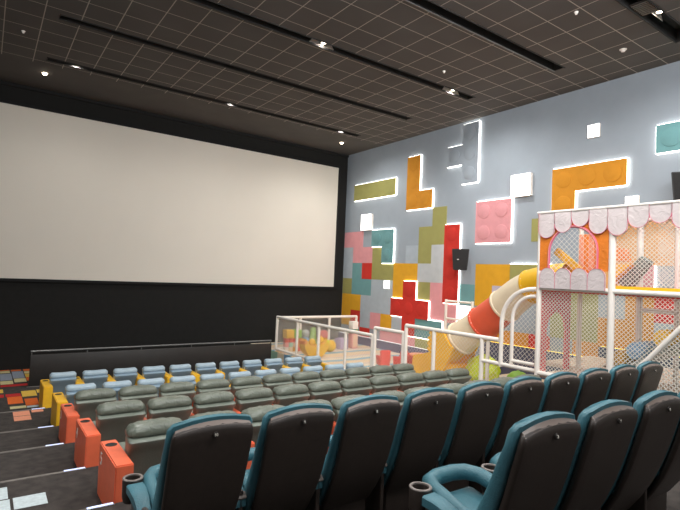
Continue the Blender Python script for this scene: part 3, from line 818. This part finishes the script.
# valance under the window
b = B(); tr = B(); rbox(b, W(7.50,(4.84+3.76)/2,.06),(.03,1.06,.26),.01,2)
for k in range(4):
    yc = 4.83-.267*(k+.5); r = .133
    poly = [(yc+r,-.07),(yc+r,.13)]+[(yc+r*math.cos(a),.13+r*math.sin(a)) for a in [PI*q_/12 for q_ in range(1,12)]]+[(yc-r,.13),(yc-r,-.07)]
    prism(b, poly, Vector(W(0,0,0))+Vector((7.478+.003*(k%2),0,0)), (0,1,0),(0,0,1),(.02,0,0))
    tube(tr, [Vector(W(7.476,p[0],p[1])) for p in poly[0:]], .0032, 6)
o = obj('valance', b, M['awning'], t, flat=True); obj('valance_piping', tr, M['pink_trim'], o)
# pink board with an arched doorway closing the far end of the lower storey
b = B(); ye = 4.84
def plate2(x0,x1,za0,za1,zb0,zb1):
    P = [W(x0,ye,za0),W(x1,ye,zb0),W(x1,ye,zb1),W(x0,ye,za1)]; Q = [(p[0],p[1]+.04,p[2]) for p in P]
    for f in (P,Q[::-1]): quad(b,*f)
    for i in range(4): quad(b,P[i],Q[i],Q[(i+1)%4],P[(i+1)%4])
plate2(7.60,7.74,-1.47,-.12,-1.47,-.12); plate2(8.32,8.46,-1.47,-.12,-1.47,-.12)
for k in range(16):
    xa, xb = 7.74+.58*k/16, 7.74+.58*(k+1)/16
    f = lambda x: -.78+.30*math.sqrt(max(0,1-((x-8.03)/.29)**2))
    plate2(xa,xb,f(xa),-.12,f(xb),-.12)
bmesh.ops.remove_doubles(b, verts=b.verts, dist=.0004)
obj('arch_board', b, M['arch_pink'], t, flat=True)
for nm, poly in (('net',rect(3.74,4.84,-1.43,-.12)),('net',rect(1.98,3.66,-1.43,-.12)),('net',rect(1.98,3.66,.02,1.10))):
    b = B(); net(b, W(7.57,0,0), (0,1,0), (0,0,1), poly, .05, .0046); obj(nm, b, M['net'], t, flat=True)
b = B(); net(b, W(XB,0,0), (0,1,0), (0,0,1), rect(1.98,3.60,.02,1.10), .05, .0036); obj('net', b, M['net'], t, flat=True)
# padded things inside the upper storey
b = B()
for k in range(5): rbox(b, W(8.70,4.80-.09*k,.46),(.05,.088,.9),.01,1,mi=k%2)
obj('striped_pad', b, [M['f_salmon'],M['f_orange']], t)
b = B(); rbox(b, W(7.85,4.56,.40),(.05,.56,.13),.02,2,(math.radians(38),0,0)); obj('yellow_plank', b, M['f_yellow'], t)
b = B(); prism(b, [(0,0),(.36,.34),(0,.34)], W(8.35,4.16,.03) , (0,-1,0),(0,0,1),(.3,0,0)); obj('foam_wedge', b, M['f_yellow'], t, flat=True)
b = B(); rbox(b, W(8.66,3.86,.24),(.2,.18,.56),.02,2,(math.radians(36),0,0)); obj('climbing_mat', b, M['f_dkgrey'], t)
b = B(); prism(b, [(0,0),(.24,0),(.20,.2),(.08,.22)], W(8.35,4.12,.42) , (0,-1,0),(0,0,1),(.2,0,0)); obj('orange_foam', b, M['f_orange'], t, flat=True)

# sloped stair side with net and padded rollers
t = thing('ramp_side', 'white net covered sloping ramp side at the right edge, over green turf', 'ramp', (7.50,2.6,-1.6))
b = B(); tube(b, [(0,.78,.36),(0,-1.0,2.52)], .036, 10); obj('handrail', b, M['pipe'], t)
b = B(); net(b, (.0,0,0), (0,1,0),(0,0,1), [(-1.0,.03),(.78,.03),(.78,.36),(-1.0,2.5)], .05, .0048); obj('net', b, M['net'], t, flat=True)
b = B(); prism(b, [(1.28,.19),(1.28,.24),(-1,1.665),(-1,1.615)], (.10,0,0), (0,1,0),(0,0,1),(.9,0,0)); obj('slope_board', b, M['f_grey'], t, flat=True)
for y, z, r, m, lb in ((3.68,-1.07,.125,'f_gold','mustard yellow roll at the foot of the net covered ramp'),(3.43,-.912,.125,'f_blue','pale blue roll midway up the net covered ramp'),(3.07,-.69,.125,'f_yellow','bright yellow roll high on the ramp at the right edge')):
    o = thing('foam_roller', lb, 'foam roll', (8.1,y,z))
    b = B(); tube(b, [(-.42,0,0),(-.38,0,0),(.38,0,0),(.42,0,0)], [r*.85,r,r,r*.85], 24); obj('roll', b, M[m], o, ang=60)
    b = B(); tube(b, [(-.428,0,0),(-.42,0,0)], [r*.5,r*.55], 20); obj('end_cap', b, M[m], o, ang=60)

# ------------------------------------------------------------------ tube slide
SP = [Vector(p) for p in ((8.62,4.96,.13),(8.64,5.38,.05),(8.7,5.92,-.13),(8.82,6.55,-.55),(8.88,7.07,-.92),(8.9,7.62,-1.28),(8.9,8.05,-1.58))]
def spl(u):
    n_ = len(SP)-1; s = min(max(u,0),.99999)*n_; i = int(s); f = s-i
    p = [SP[min(max(i+k-1,0),n_)] for k in range(4)]
    return .5*((2*p[1])+(-p[0]+p[2])*f+(2*p[0]-5*p[1]+4*p[2]-p[3])*f*f+(-p[0]+3*p[1]-3*p[2]+p[3])*f**3)
t = slide = thing('tube_slide', 'covered tube slide in yellow, cream and coral sections coming down from the tower', 'slide', (8.8,6.8,ZP))
O = Vector((8.8,6.8,ZP))
segs = [(0,.29,'f_yellow'),(.29,.475,'f_cream'),(.475,.665,'f_coral'),(.665,.85,'f_cream'),(.85,1,'f_yellow')]
def rad(u): return .275+.065*min(1,u/.6)
for a, c, m in segs:
    b = B(); pts = [spl(a+(c-a)*k/8)-O for k in range(9)]
    RT = rad((a+c)/2); tube(b, pts, [rad(a+(c-a)*k/8)*(1+.07*(k/8)) for k in range(9)], 28, cap=False); sg = obj('tube_section', b, M[m], t, ang=60)
    b = B(); d = (pts[-1]-pts[-2]).normalized(); e = pts[-1]
    if c < 1:
        tube(b, [e-d*.03,e-d*.02,e+d*.02,e+d*.03], [RT*1.07,RT*1.16,RT*1.16,RT*1.05], 28, cap=False); obj('flange', b, M[m], sg)
        b = B(); fa, fb = frame(d)
        for k in range(14): sphere(b, e+(fa*math.cos(2*PI*k/14)+fb*math.sin(2*PI*k/14))*RT*1.11-d*.022, .012, sub=1)
        obj('bolt', b, M['f_white'], sg)['kind'] = 'stuff'
# exit chute: scalloped side walls and floor
b = B()
side = [(7.52,-1.5),(7.68,-1.85),(7.9,-2.2),(8.15,-2.42),(8.75,-2.42),(8.79,-2.2),(8.75,-1.84),(8.62,-1.79),(8.48,-1.77),(8.36,-1.73)]
for yy, zz in ((8.25,-1.61),(8.25,-1.49),(8.24,-1.37),(8.20,-1.25)):
    side += [(yy-.04,zz-.065),(yy+.02,zz-.05),(yy+.05,zz),(yy+.02,zz+.045)]
side += [(8.0,-1.15),(7.8,-1.22),(7.62,-1.45)]
for x in (8.46,9.26):
    prism(b, side, Vector((x,0,0))-O, (0,1,0), (0,0,1), (.06,0,0))
prism(b, [(8.15,-2.42),(8.75,-2.42),(8.75,-2.30),(8.3,-2.22),(7.85,-1.92),(7.76,-2.0),(7.95,-2.22)], Vector((8.51,0,0))-O, (0,1,0),(0,0,1),(.76,0,0))
obj('exit_chute', b, M['f_sun'], t, flat=True)
pipe('slide_leg', [Vector((8.86,6.9,-2.30))-O, Vector((8.86,6.9,-1.15))-O], .04, M['pipe'], t)

ZR = -2.30
b = B(); rbox(b, (9.62,6.39,(ZP+ZR)/2),(3.0,2.9,ZR-ZP),0); struct('floor_step', b, M['play_floor'])
# ------------------------------------------------------------------ toys in the play area
def tblock(x,y,z,s,m,lb,h=None):
    h = h or s
    o = thing('toy_block', lb, 'toy block', (x,y,z), group='foam blocks stacked in the corner')
    box('block', (0,0,h/2), (s-.004,s,h-.004), M[m], o, .012)
    b = B()
    for sx in (-1,1): lathe(b, [(s*.17,h-.006),(s*.17,h+.012),(s*.15,h+.016)], (sx*s*.24,0,0), 12)
    obj('stud', b, M[m], o)
cols = [['f_white','f_cream','f_olive' if False else 'f_gold','f_coral'],['f_pink','f_mint','f_peach','f_orange'],['f_red','f_coral','f_red','f_orange']]
cnm = [['white','cream','mustard','coral'],['pink','mint','peach','orange'],['red','coral','dark red','orange']]
lev = ['bottom layer','middle layer','top small layer']
pos = ['left','centre left','centre right','right']
for j in range(3):
    for i in range(4):
        tblock(7.80+.145*i, 13.72, ZP+.14*j, .14, cols[j][i], 'small %s foam block, %s in the %s of corner block stack' % (cnm[j][i], pos[i], lev[j]))
tblock(7.87,13.72,ZP+.42,.27,'f_yellow','large yellow foam block on top of the block stack, at left',.25)
tblock(8.15,13.72,ZP+.42,.27,'f_green','large green foam block on top of the block stack, at right',.25)
tblock(8.43,13.60,ZP,.18,'f_blue','tall blue and white foam block right of the block stack',.42)
def toyball(x,y,r,m,lb,z=None):
    o = thing('toy_ball', lb, 'ball', (x,y,(ZP if z is None else z)))
    ball('ball_skin', (0,0,r), r, M[m], o, sub=3)
    b = B(); lathe(b, [(.012,2*r-.004),(.012,2*r+.003),(.006,2*r+.004)], n=10); obj('valve', b, M['f_white'], o)
toyball(8.43,13.60,.12,'f_grey','pale grey ball resting on the tall blue block',ZP+.437)
toyball(7.98,12.5,.105,'f_yellow','left yellow ball cradled in the crescent rocker',ZP+.343)
toyball(8.26,12.5,.105,'f_yellow','right yellow ball cradled in the crescent rocker',ZP+.405)
toyball(9.12,13.2,.19,'f_yellow','large yellow ball standing apart, right of the crescent rocker')
toyball(10.05,15.0,.23,'f_red','big red ball behind the back fence, right of the green cone')
o = thing('toy_cone', 'green foam cone standing behind the back fence, near the screen', 'cone', (9.6,15.0,ZP))
b = B(); lathe(b, [(.16,0),(.16,.05),(.13,.06),(.10,.52),(.07,.56)], n=20); obj('cone_body', b, M['f_green'], o); b = B(); lathe(b, [(.165,0),(.165,.045)], n=20); obj('cone_base', b, M['f_green'], o)
o = thing('foam_cube', 'lavender foam cube near the back fence', 'toy block', (9.85,13.6,ZP)); box('block', (0,0,.17),(.34,.34,.34),M['f_purple'],o,.03); box('top_pad',(0,0,.345),(.3,.3,.02),M['f_purple'],o,.008)
# crescent rocker
o = thing('crescent_rocker', 'yellow crescent shaped foam rocker with orange tip', 'rocker', (8.06,12.5,ZP))
b = B(); outer = [(.42*math.cos(a), .42+.42*math.sin(a)) for a in [PI+PI*k/20 for k in range(21)]]
inner = [(.36*math.cos(a), .56+.22*math.sin(a)) for a in [2*PI-PI*k/20 for k in range(21)]]
prism(b, outer+inner, (0,-.16,.0), (1,0,0),(0,0,1),(0,.32,0)); bmesh.ops.bevel(b, geom=[e for e in b.edges if abs((e.verts[0].co-e.verts[1].co).y)<.01], offset=.02, segments=2, affect='EDGES'); obj('rocker_body', b, M['f_yellow'], o, ang=30)
b = B(); rbox(b, (-.385,0,.455),(.10,.33,.12),.03,2); obj('orange_tip', b, M['f_orange'], o)['label'] = 'orange tip'
b = B(); rbox(b, (.385,0,.455),(.10,.33,.10),.03,2); obj('lime_tip', b, M['f_lime'], o)['label'] = 'lime tip'
# toy cabinet
o = thing('toy_cabinet', 'tall narrow pink toy cabinet with green shelf by the back fence', 'toy cabinet', (10.36,13.65,ZP))
box('lower_body', (0,0,.25),(.24,.24,.5),M['f_pink'],o,.015); box('shelf', (0,0,.57),(.27,.26,.14),M['f_dkgreen'],o,.012); box('upper_body', (0,0,.77),(.24,.24,.26),M['f_white'],o,.015)
b = B(); lathe(b, [(.045,-.03),(.045,.0)], n=14); bmesh.ops.rotate(b, verts=b.verts, matrix=Matrix.Rotation(PI/2,3,'X')); bmesh.ops.translate(b, verts=b.verts, vec=(.05,-.135,.57)); obj('knob', b, M['f_yellow'], o)
box('door', (0,-.125,.25),(.19,.02,.4),M['f_peach'],o,.008)
# red children's chairs and table
def kidchair(x,y,rz,s,lb,m):
    o = thing('toy_chair', lb, 'child chair', (x,y,ZP), rz, 'red toy chairs')
    box('seat', (0,0,.13*s),(.32*s,.32*s,.22*s),M[m],o,.05*s,seg=3)
    box('backrest', (0,.13*s,.30*s),(.32*s,.09*s,.36*s),M[m],o,.04*s,seg=3)
    for k in (-1,1): box('arm', (k*.145*s,0,.24*s),(.06*s,.3*s,.14*s),M[m],o,.025*s)
kidchair(9.12,10.6,math.radians(165),.95,'red toy armchair at left, behind the fence net','f_red')
kidchair(9.50,10.32,math.radians(190),.95,'red toy armchair in the middle, behind the fence net','f_red')
kidchair(9.93,10.42,math.radians(170),.75,'smaller red toy armchair at right, partly behind a fence post','f_red')
o = thing('toy_table', 'low toy table with red top and mint base', 'table', (9.75,9.85,ZP))
b = B(); lathe(b, [(.24,.36),(.26,.37),(.26,.40),(.25,.41)], n=24); obj('table_top', b, M['f_salmon'], o)
b = B(); lathe(b, [(.20,0),(.15,.06),(.13,.34),(.18,.36)], n=20); obj('table_base', b, M['f_mint'], o)
o = thing('floor_mat', 'salmon foam floor mat beside the slide exit', 'mat', (9.35,9.75,ZP)); box('pad', (0,0,.03),(.5,.34,.06),M['f_salmon'],o,.015); box('edge_band', (0,0,.012),(.52,.36,.024),M['f_coral'],o,.008)
for i, (x,y,lb) in enumerate(((9.66,8.74,'peach toy stool with rounded lobes, left one of the pair by the slide'),(9.98,8.5,'peach toy stool with rounded lobes, right one of the pair by the slide'))):
    o = thing('toy_stool', lb, 'stool', (x,y,ZP), group='peach toy stools')
    b = B(); lathe(b, [(.12,0),(.15,.05),(.13,.32),(.10,.38)], n=18); obj('stool_body', b, M['f_peach'], o)
    b = B(); sphere(b, (-.06,0,.44), .11, sub=2); sphere(b, (.07,0,.46), .10, sub=2); obj('lobe', b, M['f_peach'], o)
def beanbag(x,y,s,m,lb,sz=.75):
    o = thing('bean_bag', lb, 'bean bag', (x,y,ZR))
    b = B(); sphere(b, (0,0,s*sz*.9), s, sub=4, sc=(1,1,sz), noise=.10)
    for v in b.verts: v.co.z = max(v.co.z, .005)
    obj('bag', b, M[m], o, ang=80)
    b = B(); tube(b, [(-s*.02,0,s*sz*1.9),(0,0,s*sz*2.02)], [.05,.015], 8); obj('tied_top', b, M[m], o)
beanbag(9.36,7.40,.36,'f_lime','large crumpled lime yellow bean bag under the slide',.9)
beanbag(9.75,6.75,.24,'f_green','lime green bean bag right of the large lime one')
beanbag(8.75,6.42,.22,'f_blue','small pale blue bean bag under the fence rail')
beanbag(9.1,6.12,.25,'f_gold','mustard yellow bean bag nearest the tower arch')

# ------------------------------------------------------------------ lights
def area(name, loc, target, size, sy, power, col=(.98,.99,1), spread=180):
    l = bpy.data.lights.new(name, 'AREA'); l.shape = 'RECTANGLE'; l.size = size; l.size_y = sy; l.energy = power; l.color = col; l.spread = math.radians(spread)
    o = bpy.data.objects.new(name, l); COL.objects.link(o); o.location = loc
    o.rotation_euler = (Vector(target)-Vector(loc)).to_track_quat('-Z','Y').to_euler(); return o
area('fill_light', (3.2,.2,4.5), (4.2,9,-2), 7, 1.6, 480)  # unseen area light put in overhead for the general room light
area('fill_light', (5.2,1.2,4.5), (11.2,8,1.2), 4, 1.6, 260)  # unseen area light added to brighten the right wall
area('fill_light', (3.4,.6,4.2), (11.0,14.5,.6), 3, 1.2, 52, spread=60)  # added narrow beam, lifts the far end of the right wall
area('fill_light', (3.0,.2,4.2), (4.4,15.6,1.4), 4, 1.2, 38, spread=70)  # added narrow beam that brightens the screen cloth
area('fill_light', (4.2,-3.6,2.6), (4.4,4,-1.8), 5, 1.5, 110)  # unseen light added behind the camera to lift the seat backs
area('fill_light', (-3.6,4.5,3.6), (6,6.5,-1.6), 1.5, 3, 250)  # unseen fill added at left for console sides and tower posts
for x, y in ((1.49,3.76),(5.36,3.76),(1.49,8.47)):
    l = bpy.data.lights.new('downlight_lamp', 'SPOT'); l.energy = 420; l.spot_size = math.radians(120); l.spot_blend = .8; l.shadow_soft_size = .05; l.color = (1,.98,.95)
    o = bpy.data.objects.new('downlight_lamp', l); COL.objects.link(o); o.location = (x, y, HC+.03)
w = bpy.data.worlds.new('World'); SC.world = w; w.use_nodes = True
w.node_tree.nodes['Background'].inputs[0].default_value = (.9,.95,1,1); w.node_tree.nodes['Background'].inputs[1].default_value = .05

# ------------------------------------------------------------------ camera
yaw, pit, rol = (math.radians(a) for a in (35.29951539, 2.27269317, 2.49356899))
fwd = Vector((math.sin(yaw)*math.cos(pit), math.cos(yaw)*math.cos(pit), math.sin(pit)))
right = Vector((math.cos(yaw), -math.sin(yaw), 0)); up = right.cross(fwd)
r = right*math.cos(rol)+up*math.sin(rol); u = -right*math.sin(rol)+up*math.cos(rol)
cd = bpy.data.cameras.new('camera'); cam = bpy.data.objects.new('camera', cd); COL.objects.link(cam)
cd.sensor_width = 36; cd.lens = 500/680*36; cd.clip_start = .05
cam.matrix_world = Matrix(((r.x,u.x,-fwd.x,0),(r.y,u.y,-fwd.y,0),(r.z,u.z,-fwd.z,0),(0,0,0,1)))
SC.camera = cam
SC.view_settings.view_transform = 'Standard'
SC.view_settings.exposure = 0
SC.cycles.use_denoising = True
SC.cycles.max_bounces = 8
